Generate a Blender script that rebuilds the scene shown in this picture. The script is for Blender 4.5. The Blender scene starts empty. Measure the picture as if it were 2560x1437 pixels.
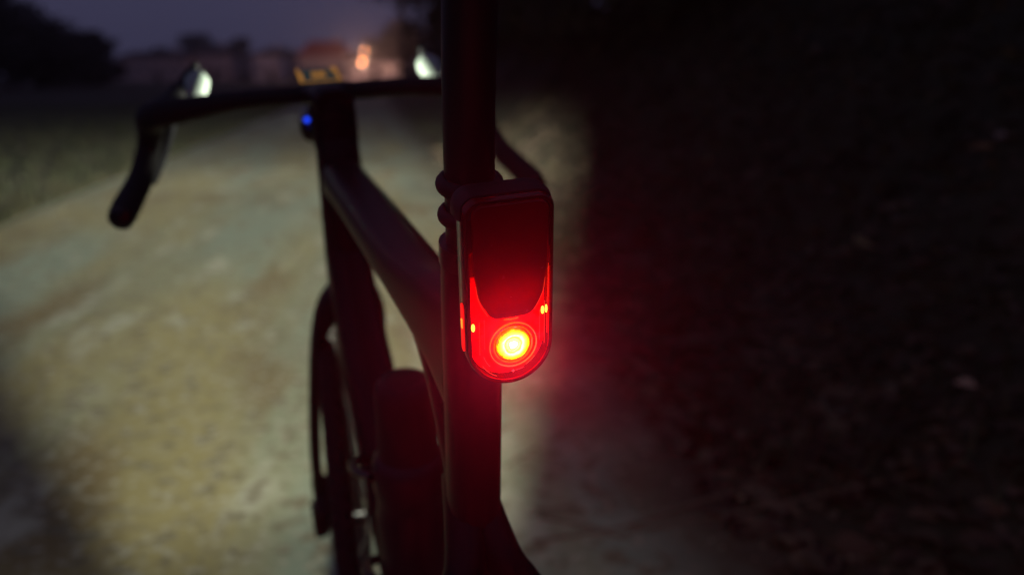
import bpy, bmesh, math, random
from mathutils import Vector, Matrix, noise
R = math.radians
random.seed(7)
C = bpy.context.scene.collection
sc = bpy.context.scene

# ---------------------------------------------------------------- camera, world, exposure
CAM_H = 1.0026
PITCH = math.atan((718.5 - 188.2) / 2230.0)
cam_d = bpy.data.cameras.new('camera')
cam = bpy.data.objects.new('camera', cam_d); C.objects.link(cam)
cam.location = (0, 0, CAM_H)
cam.rotation_euler = (R(90) - PITCH, 0, 0)
cam_d.sensor_width = 36; cam_d.lens = 2230 / 2560 * 36
cam_d.clip_start = 0.02; cam_d.clip_end = 3000
cam_d.dof.use_dof = True; cam_d.dof.focus_distance = 0.485; cam_d.dof.aperture_fstop = 4.0
cam_d.dof.aperture_blades = 0
sc.camera = cam

w = bpy.data.worlds.new('World'); sc.world = w; w.use_nodes = True
nt = w.node_tree; bgn = nt.nodes['Background']
sky = nt.nodes.new('ShaderNodeTexSky'); sky.sky_type = 'NISHITA'; sky.sun_disc = False
sky.sun_elevation = R(-4.0); sky.sun_rotation = R(250)
sky.altitude = 200; sky.dust_density = 2.5; sky.ozone_density = 2.0
# last light of dusk: the thin high overcast evens the twilight into one violet grey
mixw = nt.nodes.new('ShaderNodeMix'); mixw.data_type = 'RGBA'; mixw.inputs[0].default_value = 0.93
nt.links.new(sky.outputs[0], mixw.inputs[6]); mixw.inputs[7].default_value = (0.33, 0.315, 0.64, 1)
nt.links.new(mixw.outputs[2], bgn.inputs[0]); bgn.inputs[1].default_value = 0.135

sc.view_settings.view_transform = 'Standard'; sc.view_settings.look = 'None'
sc.view_settings.exposure = 0; sc.view_settings.gamma = 1; sc.view_settings.use_curve_mapping = False
cy = sc.cycles
cy.use_denoising = True
try: cy.denoiser = 'OPENIMAGEDENOISE'
except Exception: pass
cy.max_bounces = 8; cy.transparent_max_bounces = 16; cy.transmission_bounces = 8
cy.sample_clamp_indirect = 4.0; cy.caustics_reflective = False; cy.caustics_refractive = False

# ---------------------------------------------------------------- bicycle frame of reference
BIKE = Matrix.Translation((-.0128, .6931, 0)) @ Matrix.Rotation(R(18.04), 4, 'Z') @ Matrix(((0, 1, 0, 0), (1, 0, 0, 0), (0, 0, 1, 0), (0, 0, 0, 1)))
# local coordinates of the bicycle: (u forward, v right, w up); leaning a few degrees to its right
LN = R(-4.314)
hd = Vector((-math.sin(R(18.04)), math.cos(R(18.04)), 0)); r0 = Vector((math.cos(R(18.04)), math.sin(R(18.04)), 0)); kk = Vector((0, 0, 1))
rv = r0 * math.cos(LN) - kk * math.sin(LN); wv = r0 * math.sin(LN) + kk * math.cos(LN)
# blender local axes: X = right (v), Y = forward (u), Z = up (w)
BM = Matrix(((rv.x, hd.x, wv.x, -.0128), (rv.y, hd.y, wv.y, .6931), (rv.z, hd.z, wv.z, 0), (0, 0, 0, 1)))
def P(u, v, w): return Vector((v, u, w))                 # bicycle (u,v,w) -> local point
def G(u, v, w): return BM @ P(u, v, w)                   # -> world point

# ---------------------------------------------------------------- lamps that are lit in the photograph
LAMP = (.585, -.004, .952)
def front_beam():
    """the headlight: cut-off beam reaching far down the path, weak stray light round it"""
    L = bpy.data.lights.new('headlight_beam', 'POINT'); o = bpy.data.objects.new('headlight_beam', L); C.objects.link(o)
    L.shadow_soft_size = 0.006; L.energy = 10.0
    o.location = G(*LAMP)
    L.use_nodes = True; t = L.node_tree; t.nodes.clear(); N = t.nodes.new; K = t.links.new
    out = N('ShaderNodeOutputLight'); em = N('ShaderNodeEmission'); K(em.outputs[0], out.inputs[0])
    em.inputs[0].default_value = (.975, .99, .79, 1)
    geo = N('ShaderNodeNewGeometry')
    def dot(vec):
        n = N('ShaderNodeVectorMath'); n.operation = 'DOT_PRODUCT'; K(geo.outputs['Incoming'], n.inputs[0]); n.inputs[1].default_value = vec; return n.outputs['Value']
    def m(op, a, b=None, c=None):
        n = N('ShaderNodeMath'); n.operation = op
        for i, x in enumerate((a, b, c)):
            if x is None: continue
            if isinstance(x, (int, float)): n.inputs[i].default_value = x
            else: K(x, n.inputs[i])
        return n.outputs[0]
    def sm(x, a, b):
        n = N('ShaderNodeMapRange'); n.interpolation_type = 'SMOOTHSTEP'; K(x, n.inputs[0])
        n.inputs[1].default_value = a; n.inputs[2].default_value = b; n.inputs[3].default_value = 0; n.inputs[4].default_value = 1; return n.outputs[0]
    S = BEAM_SIGN
    down = dot(Vector((0, 0, -1)) * S)                    # sine of the angle below the horizon
    lat = dot(r0 * S)
    f30 = Vector((hd.x * math.cos(R(32)), hd.y * math.cos(R(32)), -math.sin(R(32))))
    fw = dot(f30 * S)
    ratio = m('DIVIDE', lat, m('MAXIMUM', fw, 0.05))
    edge = m('MULTIPLY', m('SUBTRACT', 1.0, sm(ratio, .385, .565)), m('MULTIPLY', sm(ratio, -.46, -.30), m('ADD', .66, m('MULTIPLY', .34, sm(ratio, -.40, -.02)))))
    cut = sm(down, .0, 0.09)
    s = m('MAXIMUM', down, 0.115)
    inten = m('MULTIPLY', m('DIVIDE', 2.75, m('POWER', s, 2.7)), m('SUBTRACT', 1.0, m('MULTIPLY', sm(down, .72, .88), .62)))
    beam = m('MULTIPLY', m('MULTIPLY', inten, edge), m('MULTIPLY', cut, 1.0))
    spill = m('MULTIPLY', .38, sm(dot(hd * S), -.30, -.04))
    far = m('MULTIPLY', m('MULTIPLY', 1.6, m('MULTIPLY', sm(down, -.25, .02), m('SUBTRACT', 1.0, sm(down, .0, .07)))), m('SUBTRACT', 1.0, sm(m('ABSOLUTE', ratio), .45, .62)))
    tot = m('ADD', m('ADD', beam, spill), far)
    K(tot, em.inputs[1])
    return o
BEAM_SIGN = 1.0
front_beam()

# ---------------------------------------------------------------- helpers
def mat(name, base, rough=.5, metal=0, bump=None, var=None, spec=.5, coat=0):
    m = bpy.data.materials.new(name); m.use_nodes = True; t = m.node_tree
    b = t.nodes['Principled BSDF']; b.inputs['Base Color'].default_value = (*base, 1)
    b.inputs['Roughness'].default_value = rough; b.inputs['Metallic'].default_value = metal
    b.inputs['Specular IOR Level'].default_value = spec; b.inputs['Coat Weight'].default_value = coat
    tc = t.nodes.new('ShaderNodeTexCoord')
    if var:                                              # (scale, other colour, contrast lo, hi)
        n = t.nodes.new('ShaderNodeTexNoise'); n.inputs['Scale'].default_value = var[0]; n.inputs['Detail'].default_value = 6
        t.links.new(tc.outputs['Object'], n.inputs[0])
        r = t.nodes.new('ShaderNodeMapRange'); r.inputs[1].default_value = var[2]; r.inputs[2].default_value = var[3]
        t.links.new(n.outputs[0], r.inputs[0])
        x = t.nodes.new('ShaderNodeMix'); x.data_type = 'RGBA'; x.inputs[6].default_value = (*base, 1); x.inputs[7].default_value = (*var[1], 1)
        t.links.new(r.outputs[0], x.inputs[0]); t.links.new(x.outputs[2], b.inputs['Base Color'])
    if bump:
        n = t.nodes.new('ShaderNodeTexNoise'); n.inputs['Scale'].default_value = bump[0]; n.inputs['Detail'].default_value = 8
        t.links.new(tc.outputs['Object'], n.inputs[0])
        q = t.nodes.new('ShaderNodeBump'); q.inputs['Strength'].default_value = bump[1]; q.inputs['Distance'].default_value = bump[2]
        t.links.new(n.outputs[0], q.inputs['Height']); t.links.new(q.outputs[0], b.inputs['Normal'])
    return m
def emit(name, col, strength):
    m = bpy.data.materials.new(name); m.use_nodes = True; t = m.node_tree; b = t.nodes['Principled BSDF']
    b.inputs['Base Color'].default_value = (.02, .02, .02, 1)
    b.inputs['Emission Color'].default_value = (*col, 1); b.inputs['Emission Strength'].default_value = strength
    return m
def obj(name, bm, m, parent=None, smooth=True, mw=None):
    me = bpy.data.meshes.new(name); bmesh.ops.recalc_face_normals(bm, faces=bm.faces); bm.to_mesh(me); bm.free()
    if smooth:
        for p in me.polygons: p.use_smooth = True
        try: me.set_sharp_from_angle(angle=R(38))
        except Exception: pass
    if m: me.materials.append(m)
    o = bpy.data.objects.new(name, me); C.objects.link(o)
    if parent: o.parent = parent
    if mw is not None: o.matrix_world = mw
    return o
def tag(o, label=None, cat=None, group=None, kind=None):
    for k, v in (('label', label), ('category', cat), ('group', group), ('kind', kind)):
        if v: o[k] = v
    return o
def thing(name, label, cat, mw=None, loc=None, group=None):
    o = bpy.data.objects.new(name, None); C.objects.link(o)
    o.empty_display_size = .1
    if mw is not None: o.matrix_world = mw
    if loc is not None: o.location = loc
    return tag(o, label, cat, group)
def crom(pts, n):
    """Catmull-Rom through rows of numbers"""
    out = []; p = [pts[0]] + list(pts) + [pts[-1]]
    for i in range(1, len(p) - 2):
        for k in range(n):
            t = k / n; row = []
            for a, b, c, d in zip(p[i-1], p[i], p[i+1], p[i+2]):
                row.append(.5 * (2*b + (c-a)*t + (2*a-5*b+4*c-d)*t*t + (3*b-a-3*c+d)*t**3))
            out.append(row)
    out.append(list(pts[-1])); return out
def sweep(bm, pts, seg=20, n=6, side=Vector((1, 0, 0)), close=True, sq=2.0, cap_round=0, tp=0.0):
    """pts rows: u,v,w,ra,rb ; ra = half size across 'side', rb = half size the other way; sq superellipse"""
    rows = crom(pts, n) if n > 1 else [list(p) for p in pts]
    ring = []; L = len(rows)
    for i, r in enumerate(rows):
        c = P(*r[:3]); a = P(*rows[max(i-1, 0)][:3]); b = P(*rows[min(i+1, L-1)][:3])
        t = (b - a).normalized(); s = (side - t * side.dot(t))
        if s.length < .05: s = Vector((0, 0, 1)) - t * t.z
        s.normalize(); q = t.cross(s)
        vs = []
        for k in range(seg):
            an = 2*math.pi*k/seg; ca, sa = math.cos(an), math.sin(an)
            x = math.copysign(abs(ca)**(2/sq), ca); y = math.copysign(abs(sa)**(2/sq), sa)
            vs.append(bm.verts.new(c + s*(x*r[3]*(1 - tp*y)) + q*(y*r[4])))
        ring.append(vs)
    for a, b in zip(ring, ring[1:]):
        for k in range(seg): bm.faces.new((a[k], a[(k+1) % seg], b[(k+1) % seg], b[k]))
    if close:
        for vs in (ring[0], ring[-1]):
            if cap_round:
                pass
            bm.faces.new(vs)
    return bm
def ring_torus(bm, c, axis, Rr, ra, rb=None, seg=64, sub=12):
    rb = rb or ra; axis = axis.normalized(); x = axis.orthogonal().normalized(); y = axis.cross(x); rows = []
    for i in range(seg):
        t = 2*math.pi*i/seg; d = x*math.cos(t) + y*math.sin(t)
        rows.append([bm.verts.new(c + d*(Rr + ra*math.cos(2*math.pi*k/sub)) + axis*(rb*math.sin(2*math.pi*k/sub))) for k in range(sub)])
    for i in range(seg):
        a, b = rows[i], rows[(i+1) % seg]
        for k in range(sub): bm.faces.new((a[k], a[(k+1) % sub], b[(k+1) % sub], b[k]))
    return bm
def cyl(bm, a, b, ra, rb=None, seg=24):
    rb = ra if rb is None else rb; t = (b-a).normalized(); x = t.orthogonal().normalized(); y = t.cross(x)
    A = [bm.verts.new(a + (x*math.cos(2*math.pi*k/seg) + y*math.sin(2*math.pi*k/seg))*ra) for k in range(seg)]
    B = [bm.verts.new(b + (x*math.cos(2*math.pi*k/seg) + y*math.sin(2*math.pi*k/seg))*rb) for k in range(seg)]
    for k in range(seg): bm.faces.new((A[k], A[(k+1) % seg], B[(k+1) % seg], B[k]))
    bm.faces.new(A); bm.faces.new(B); return bm
def lathe(bm, c, axis, prof, seg=40):
    """prof: list of (radius, distance along the axis)"""
    axis = axis.normalized(); x = axis.orthogonal().normalized(); y = axis.cross(x); rows = []
    for r, h in prof:
        rows.append([bm.verts.new(c + axis*h + (x*math.cos(2*math.pi*k/seg) + y*math.sin(2*math.pi*k/seg))*max(r, 1e-5)) for k in range(seg)])
    for a, b in zip(rows, rows[1:]):
        for k in range(seg): bm.faces.new((a[k], a[(k+1) % seg], b[(k+1) % seg], b[k]))
    return bm
def box(bm, c, s, rot=None, bev=0):
    g = bmesh.ops.create_cube(bm, size=1)['verts']
    for v in g:
        q = Vector((v.co.x*s[0], v.co.y*s[1], v.co.z*s[2]))
        v.co = Vector(c) + (rot @ q if rot else q)
    if bev:
        es = {e for v in g for e in v.link_edges}
        bmesh.ops.bevel(bm, geom=list(es), offset=bev, segments=3, affect='EDGES', profile=.6)
    return bm

M = {}
M['paint'] = mat('satin_frame_paint', (.009, .0055, .011), .42, bump=(240, .03, .0006), spec=.28)
M['post'] = mat('matt_carbon', (.011, .009, .010), .45, bump=(300, .05, .0005))
M['tape'] = mat('bar_tape', (.010, .010, .013), .75, bump=(420, .5, .0008))
M['rubber'] = mat('black_rubber', (.012, .010, .013), .6, bump=(260, .2, .0005))
M['hood'] = mat('hood_rubber', (.012, .012, .014), .65, bump=(500, .35, .0006))
M['alloy'] = mat('pale_alloy_lever', (.46, .56, .50), .6)  # greenish white of the lit hood face, put into the colour
M['dkalloy'] = mat('dark_lever_paint', (.010, .010, .013), .8, spec=.1)
M['spoke'] = mat('black_spokes', (.03, .03, .03), .6)
M['disc'] = mat('dark_brake_disc', (.06, .055, .055), .5, .6)
M['steel'] = mat('brushed_steel', (.35, .34, .33), .35, 1)
M['tyre'] = mat('tyre_rubber', (.022, .017, .015), .75, bump=(180, .5, .001))
M['plast'] = mat('black_plastic', (.010, .009, .010), .3, bump=(500, .06, .0003))

# ---------------------------------------------------------------- ground, path
def path_edges(y):
    j = .08*noise.noise(Vector((y*.8, 3.1, 0))) + .07*noise.noise(Vector((y*3.3, 9.1, 0)))
    k = .16*noise.noise(Vector((y*.8, 13.1, 0))) + .07*noise.noise(Vector((y*3.3, 19.1, 0)))
    return -2.67 - .153*y + j, .96 - .152*y + k
def bank_h(x, y):
    """height of the ground above the path: a wooded bank on the right, a nearly flat meadow on the left"""
    l, r = path_edges(max(min(y, 90), -10)); d = x - r
    s = max(0., min(1., (d - .25)/2.6)); s = s*s*(3-2*s)
    h = 1.9*s + .10*max(0., min(1., d/.5))*(y < 90)
    h *= max(0., min(1., (110 - y)/40)) if y > 70 else 1
    h += (.10*noise.noise(Vector((x*1.3, y*1.3, 0))) + .05*noise.noise(Vector((x*4.1, y*4.1, 5))))*max(0, min(1, d/.8))
    e = max(0., min(1., (l - x)/.8)); h += e*(.07 + .06*noise.noise(Vector((x*.9, y*.9, 2))))
    return h
def grid(xs, ys, fz, name, m):
    bm = bmesh.new(); vs = [[bm.verts.new((x, y, fz(x, y))) for x in xs] for y in ys]
    for a, b in zip(vs, vs[1:]):
        for i in range(len(xs)-1): bm.faces.new((a[i], a[i+1], b[i+1], b[i]))
    return obj(name, bm, m)
def spaced(a, b, fine_a, fine_b, fine, grow=1.18):
    out = []; x = fine_a
    while x < fine_b: out.append(x); x += fine
    s = fine; x = fine_a
    while x > a: s *= grow; x -= s; out.insert(0, x)
    s = fine; x = out[-1]
    while x < b: s *= grow; x += s; out.append(x)
    return out
M['soil'] = mat('meadow_soil', (.022, .022, .011), .9, bump=(14, .8, .03), var=(3.2, (.040, .031, .018), .42, .62))
grid(spaced(-260, 260, -6, 7, .12), spaced(-25, 330, -2, 14, .12), bank_h, 'ground', M['soil'])['kind'] = 'structure'

def gravel_mat():
    m = bpy.data.materials.new('compacted_gravel'); m.use_nodes = True; t = m.node_tree; b = t.nodes['Principled BSDF']; b.inputs['Roughness'].default_value = .92
    N = t.nodes.new; K = t.links.new; tc = N('ShaderNodeTexCoord')
    mp = N('ShaderNodeMapping'); mp.inputs['Rotation'].default_value = (0, 0, R(-8.75)); K(tc.outputs['Object'], mp.inputs[0])
    def nz(s, d, sx=1.0):
        q = mp
        if sx != 1.0:
            q = N('ShaderNodeMapping'); q.inputs['Scale'].default_value = (1, sx, 1); K(mp.outputs[0], q.inputs[0])
        n = N('ShaderNodeTexNoise'); n.inputs['Scale'].default_value = s; n.inputs['Detail'].default_value = d; K(q.outputs[0], n.inputs[0]); return n.outputs[0]
    def mr(x, a, b_):
        n = N('ShaderNodeMapRange'); K(x, n.inputs[0]); n.inputs[1].default_value = a; n.inputs[2].default_value = b_; n.interpolation_type = 'SMOOTHSTEP'; return n.outputs[0]
    def mx(f, a, c):
        n = N('ShaderNodeMix'); n.data_type = 'RGBA'; K(f, n.inputs[0])
        for i, x in ((6, a), (7, c)):
            if isinstance(x, tuple): n.inputs[i].default_value = (*x, 1)
            else: K(x, n.inputs[i])
        return n.outputs[2]
    c = mx(mr(nz(1.4, 5, .16), .38, .62), (.27, .325, .26), (.335, .285, .135))      # pale stone dust, tan loam in long ruts
    c = mx(mr(nz(3.0, 7, .28), .50, .66), c, (.22, .165, .08))
    c = mx(mr(nz(5.0, 6, .35), .55, .68), c, (.46, .45, .35))
    c = mx(mr(nz(17, 8), .50, .66), c, (.20, .175, .115))
    c = mx(mr(nz(38, 6), .52, .70), c, (.44, .41, .32))
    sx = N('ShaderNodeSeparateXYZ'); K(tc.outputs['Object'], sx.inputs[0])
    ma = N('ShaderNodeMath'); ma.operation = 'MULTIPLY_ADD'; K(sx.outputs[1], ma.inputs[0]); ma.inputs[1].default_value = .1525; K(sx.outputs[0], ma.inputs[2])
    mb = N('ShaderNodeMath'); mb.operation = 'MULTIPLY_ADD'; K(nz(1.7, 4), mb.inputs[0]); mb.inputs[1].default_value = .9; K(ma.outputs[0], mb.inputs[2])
    c = mx(mr(mb.outputs[0], .72, 1.40), c, (.055, .042, .030))                 # darker brown towards the right edge, broken up by noise
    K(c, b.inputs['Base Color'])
    bp = N('ShaderNodeBump'); bp.inputs['Strength'].default_value = .35; bp.inputs['Distance'].default_value = .012; K(nz(22, 12), bp.inputs['Height']); K(bp.outputs[0], b.inputs['Normal'])
    return m
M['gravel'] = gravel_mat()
def build_path():
    bm = bmesh.new(); ys = spaced(-8, 260, -1, 12, .15, 1.06); rows = []
    for y in ys:
        l, r = path_edges(y); row = []
        for k in range(25):
            x = l + (r-l)*k/24
            z = .012 + .012*noise.noise(Vector((x*2, y*.7, 0))) - .014*math.exp(-((k/24-.33)/.09)**2) - .014*math.exp(-((k/24-.68)/.09)**2) + .006
            z = max(z, .004) if 0 < k < 24 else -.02
            row.append(bm.verts.new((x, y, z)))
        rows.append(row)
    for a, b in zip(rows, rows[1:]):
        for i in range(24): bm.faces.new((a[i], a[i+1], b[i+1], b[i]))
    return obj('path', bm, M['gravel'])
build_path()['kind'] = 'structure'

# loose stones, leaf litter and grass: nobody could count them
def scatter(name, label, cat, m, n, place, shape, kind='stuff'):
    verts = []; faces = []
    for _ in range(n):
        r = place()
        if r is None: continue
        (x, y, z), s = r; b = len(verts); vs, fs = shape(s)
        verts += [(x+a, y+b_, z+c) for a, b_, c in vs]; faces += [tuple(b+i for i in f) for f in fs]
    me = bpy.data.meshes.new(name); me.from_pydata(verts, [], faces); me.materials.append(m)
    o = bpy.data.objects.new(name, me); C.objects.link(o); return tag(o, label, cat, None, kind)
def stone_shape(s):
    a = random.random()*6.28; h = s*random.uniform(.35, .7); vs = []
    for k in range(5):
        t = a + k*1.2566 + random.uniform(-.3, .3); q = s*random.uniform(.7, 1.1); vs.append((q*math.cos(t), q*math.sin(t), -.2*h))
    vs2 = [(x*.6, y*.6, h) for x, y, z in vs]
    return vs + vs2, [(i, (i+1) % 5, 5+(i+1) % 5, 5+i) for i in range(5)] + [(5, 6, 7, 8, 9)]
def leaf_shape(s):
    a = random.random()*6.28; ti = random.uniform(-.7, .7); cu = random.uniform(.05, .5)*s
    ca, sa = math.cos(a), math.sin(a); wd = s*random.uniform(.3, .5)
    pts = [(-s, 0, 0), (-.3*s, wd, cu), (.5*s, wd*.8, cu), (s, 0, 0), (.5*s, -wd*.8, cu*.4), (-.3*s, -wd, cu*.4)]
    vs = [(x*ca-y*sa, x*sa+y*ca, z + y*ti + .2*s) for x, y, z in pts]
    return vs, [(0, 1, 2, 3), (0, 3, 4, 5)]
def blade_shape(s):
    a = random.random()*6.28; b = random.uniform(.1, .9)*s; w_ = s*.045 + .001; ca, sa = math.cos(a), math.sin(a)
    return [(-sa*w_, ca*w_, 0), (sa*w_, -ca*w_, 0), (ca*b*.35 + sa*w_*.7, sa*b*.35 - ca*w_*.7, s*.6), (ca*b*.35 - sa*w_*.7, sa*b*.35 + ca*w_*.7, s*.6), (ca*b, sa*b, s*random.uniform(.75, 1))], [(0, 1, 2, 3), (3, 2, 4)]
def place_path():
    y = 1.2 + 9*random.random()**1.6; l, r = path_edges(y); x = random.uniform(l, r)
    e = min(x-l, r-x)
    return (x, y, .014), random.uniform(.002, .007)*(1.5 if e < .4 else 1)
M['stone'] = mat('grey_stone', (.36, .34, .26), .85, var=(9, (.26, .22, .15), .4, .6))
scatter('loose_gravel', 'loose small stones scattered on the pale path', 'gravel', M['stone'], 5000, place_path, stone_shape)
def place_bank():
    y = -.3 + 13*random.random()**1.35; l, r = path_edges(y); x = r - .2 + 5.2*random.random()**.9
    return (x, y, max(bank_h(x, y), .014 if x < r else -1)), random.uniform(.018, .05)
def mat_leaf(name, a, b_, tr=.25):
    m = mat(name, a, .8, var=(5.5, b_, .42, .60)); return m
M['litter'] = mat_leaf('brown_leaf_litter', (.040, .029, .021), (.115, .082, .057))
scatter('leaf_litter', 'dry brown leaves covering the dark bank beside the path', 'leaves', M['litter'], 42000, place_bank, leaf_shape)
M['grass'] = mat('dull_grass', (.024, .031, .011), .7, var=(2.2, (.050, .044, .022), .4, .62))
def place_grass():
    q = random.random()
    if q < .5:
        y = 2.5 + 26*random.random()**1.5; l, r = path_edges(y); x = l + .12 - (9*random.random()**1.7)
        return (x, y, bank_h(x, y) - .01), random.uniform(.04, .13)
    y = .8 + 24*random.random()**1.5; l, r = path_edges(y); x = r - .1 + 3.4*random.random()**1.3
    if noise.noise(Vector((x*1.1, y*1.1, 7))) < .02: return None
    return (x, y, bank_h(x, y) - .01), random.uniform(.03, .10)
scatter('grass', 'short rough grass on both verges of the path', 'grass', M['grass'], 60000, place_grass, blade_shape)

# thin evening mist over the fields
bm = bmesh.new(); box(bm, (0, 160, 7.5), (900, 460, 19)); hz = obj('haze', bm, None, None, False); tag(hz, 'thin evening mist over the path and fields', 'haze', None, 'stuff')
hm = bpy.data.materials.new('evening_mist'); hm.use_nodes = True; t_ = hm.node_tree; t_.nodes.clear(); ho = t_.nodes.new('ShaderNodeOutputMaterial'); pv = t_.nodes.new('ShaderNodeVolumePrincipled')
pv.inputs['Color'].default_value = (.9, .9, .95, 1); pv.inputs['Density'].default_value = .0012; pv.inputs['Anisotropy'].default_value = .89; t_.links.new(pv.outputs[0], ho.inputs['Volume']); hz.data.materials.append(hm); hm.cycles.volume_sampling = 'MULTIPLE_IMPORTANCE'; hm.cycles.homogeneous_volume = True
# ---------------------------------------------------------------- trees
M['bark'] = mat('dark_bark', (.055, .042, .034), .9, bump=(9, .8, .02), var=(5, (.10, .075, .055), .4, .65))
M['leaf_dark'] = mat('winter_twigs_and_leaves', (.030, .022, .020), .8, var=(.8, (.060, .040, .034), .4, .6))
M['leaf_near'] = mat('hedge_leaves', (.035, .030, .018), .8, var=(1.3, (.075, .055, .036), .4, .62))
def taper(bm, a, b, ra, rb, seg=7): cyl(bm, a, b, ra, rb, seg)
def tree(x, y, z, h, cr, label, trunk_r=.16, n=1500, ls=.16, low=.35, group='trees along the horizon', m='leaf_dark', seed=1, name='tree'):
    rnd = random.Random(seed); t = thing(name, label, 'tree', loc=(x, y, z), group=group)
    bm = bmesh.new(); top = Vector((rnd.uniform(-.2, .2), rnd.uniform(-.2, .2), h*.72))
    mid = Vector((rnd.uniform(-.15, .15), rnd.uniform(-.15, .15), h*low))
    taper(bm, Vector((0, 0, -.2)), mid, trunk_r*1.25, trunk_r*.85, 10); taper(bm, mid, top, trunk_r*.85, trunk_r*.25, 8)
    tips = [top]
    for k in range(11):
        f = rnd.uniform(.0, .95)**(1 if low > .1 else 1.5); s = mid.lerp(top, f); a = rnd.random()*6.28; ln = cr*rnd.uniform(.55, 1.0)*(1-.35*f)
        e = s + Vector((math.cos(a)*ln, math.sin(a)*ln, ln*rnd.uniform(.25, .8)))
        taper(bm, s, e, trunk_r*.35*(1-.5*f), trunk_r*.07, 6); tips += [e, s.lerp(e, .6)]
        for j in range(3):
            a2 = rnd.random()*6.28; s2 = s.lerp(e, rnd.uniform(.35, .9)); e2 = s2 + Vector((math.cos(a2), math.sin(a2), rnd.uniform(.1, .9)))*ln*.38
            taper(bm, s2, e2, trunk_r*.1, trunk_r*.03, 5); tips.append(e2)
    obj('trunk', bm, M['bark'], t)
    verts = []; faces = []
    for i in range(n):
        c = tips[rnd.randrange(len(tips))]; rr = cr*.36
        d = Vector((rnd.gauss(0, 1), rnd.gauss(0, 1), rnd.gauss(0, .8)))*rr*.55; q = c + d
        if q.z < h*(.12 if low > .1 else .0): continue
        ax = Vector((rnd.gauss(0, 1), rnd.gauss(0, 1), rnd.gauss(0, 1))).normalized(); o_ = ax.orthogonal().normalized(); s = ls*rnd.uniform(.5, 1.3)
        b = len(verts); p2 = ax.cross(o_)
        verts += [q - o_*s, q + p2*s*.45, q + o_*s, q - p2*s*.45]; faces.append((b, b+1, b+2, b+3))
    me = bpy.data.meshes.new('crown'); me.from_pydata([tuple(v) for v in verts], [], faces); me.materials.append(M[m])
    o = bpy.data.objects.new('crown', me); C.objects.link(o); o.parent = t
    return t
def dirx(px, Y): return (px - 1280)/2230 * (Y*math.cos(PITCH) + CAM_H*math.sin(PITCH))
# left wood: outline falls from the frame's top left to the field
LT = [(20, 62, 11.5, 3.6, 'tallest dark tree at the far left edge of the field'),
      (-60, 55, 11.5, 3.2, 'dark tree cut by the left edge of the picture'),
      (95, 66, 7.2, 2.8, 'round dark tree second from the left edge'),
      (165, 72, 5.6, 2.6, 'dark tree in the middle of the left wood'),
      (215, 76, 5.0, 2.3, 'low dark tree near the right end of the left wood'),
      (262, 84, 3.4, 1.6, 'small bush-like tree ending the left wood')]
for i, (px, Y, h, cr, lab) in enumerate(LT):
    tree(dirx(px, Y), Y, 0, h, cr, lab, .22, 3200, .30, .06, 'trees of the wood on the left', seed=20+i)
for i, (px, Y, h, cr, lab) in enumerate([
      (395, 215, 7.5, 3.5, 'low tree behind the left end of the farm roofs'), (500, 215, 13.0, 4.2, 'tall pointed tree behind the farm roofs, left of the twin'),
      (548, 222, 9.8, 4.0, 'lower tree between two taller ones behind the farm'), (605, 215, 11.6, 2.9, 'narrow tall tree behind the farm roofs'),
      (700, 222, 8.0, 3.6, 'low tree behind the gap between the farm houses'), (925, 190, 9.6, 3.6, 'bare tree beside the orange lamps'),
      (975, 170, 11.4, 4.0, 'violet grey tree right of the orange lamps'), (1040, 150, 11.5, 4.5, 'tree behind the path where the wood begins')]):
    tree(dirx(px, Y), Y, 0, h, cr, lab, .22, 1500, .5, .2, 'trees behind the farm', seed=40+i)
# the wood on the right of the path: crowns close over the bank
RT = [(1015, 62, 14, 4.2, .26, 'farthest tall tree of the wood on the right side of the path'),
      (1090, 46, 14, 4.4, .26, 'tall dark tree leaning over the path behind the handlebar'),
      (1180, 33, 13, 4.2, .24, 'dark tree right behind the seat post'),
      (1280, 21, 11, 3.4, .17, 'thin tree whose trunk catches light beside the seat post'),
      (1345, 15, 10, 3.0, .12, 'slim tree at the foot of the bank with lit bark'),
      (1440, 17, 11, 3.4, .18, 'dark tree on the bank right of the seat post'),
      (1560, 13, 9.5, 3.2, .16, 'dark tree half way up the bank'),
      (1730, 11, 9, 3.2, .16, 'dark tree above the middle of the bank'),
      (1950, 9.5, 8.5, 3.0, .15, 'dark tree near the crest of the bank'),
      (2200, 8.5, 8.5, 3.0, .15, 'dark tree on the crest before the last one'),
      (2480, 7.5, 8.5, 3.0, .16, 'last dark tree on the bank at the right edge of the frame')]
for i, (px, Y, h, cr, tr, lab) in enumerate(RT):
    x = dirx(px, Y); tree(x, Y, bank_h(x, Y), h, cr, lab, tr, 3600, .16 if Y < 30 else .24, .22, 'trees of the wood on the right', 'leaf_near', seed=60+i)
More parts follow.
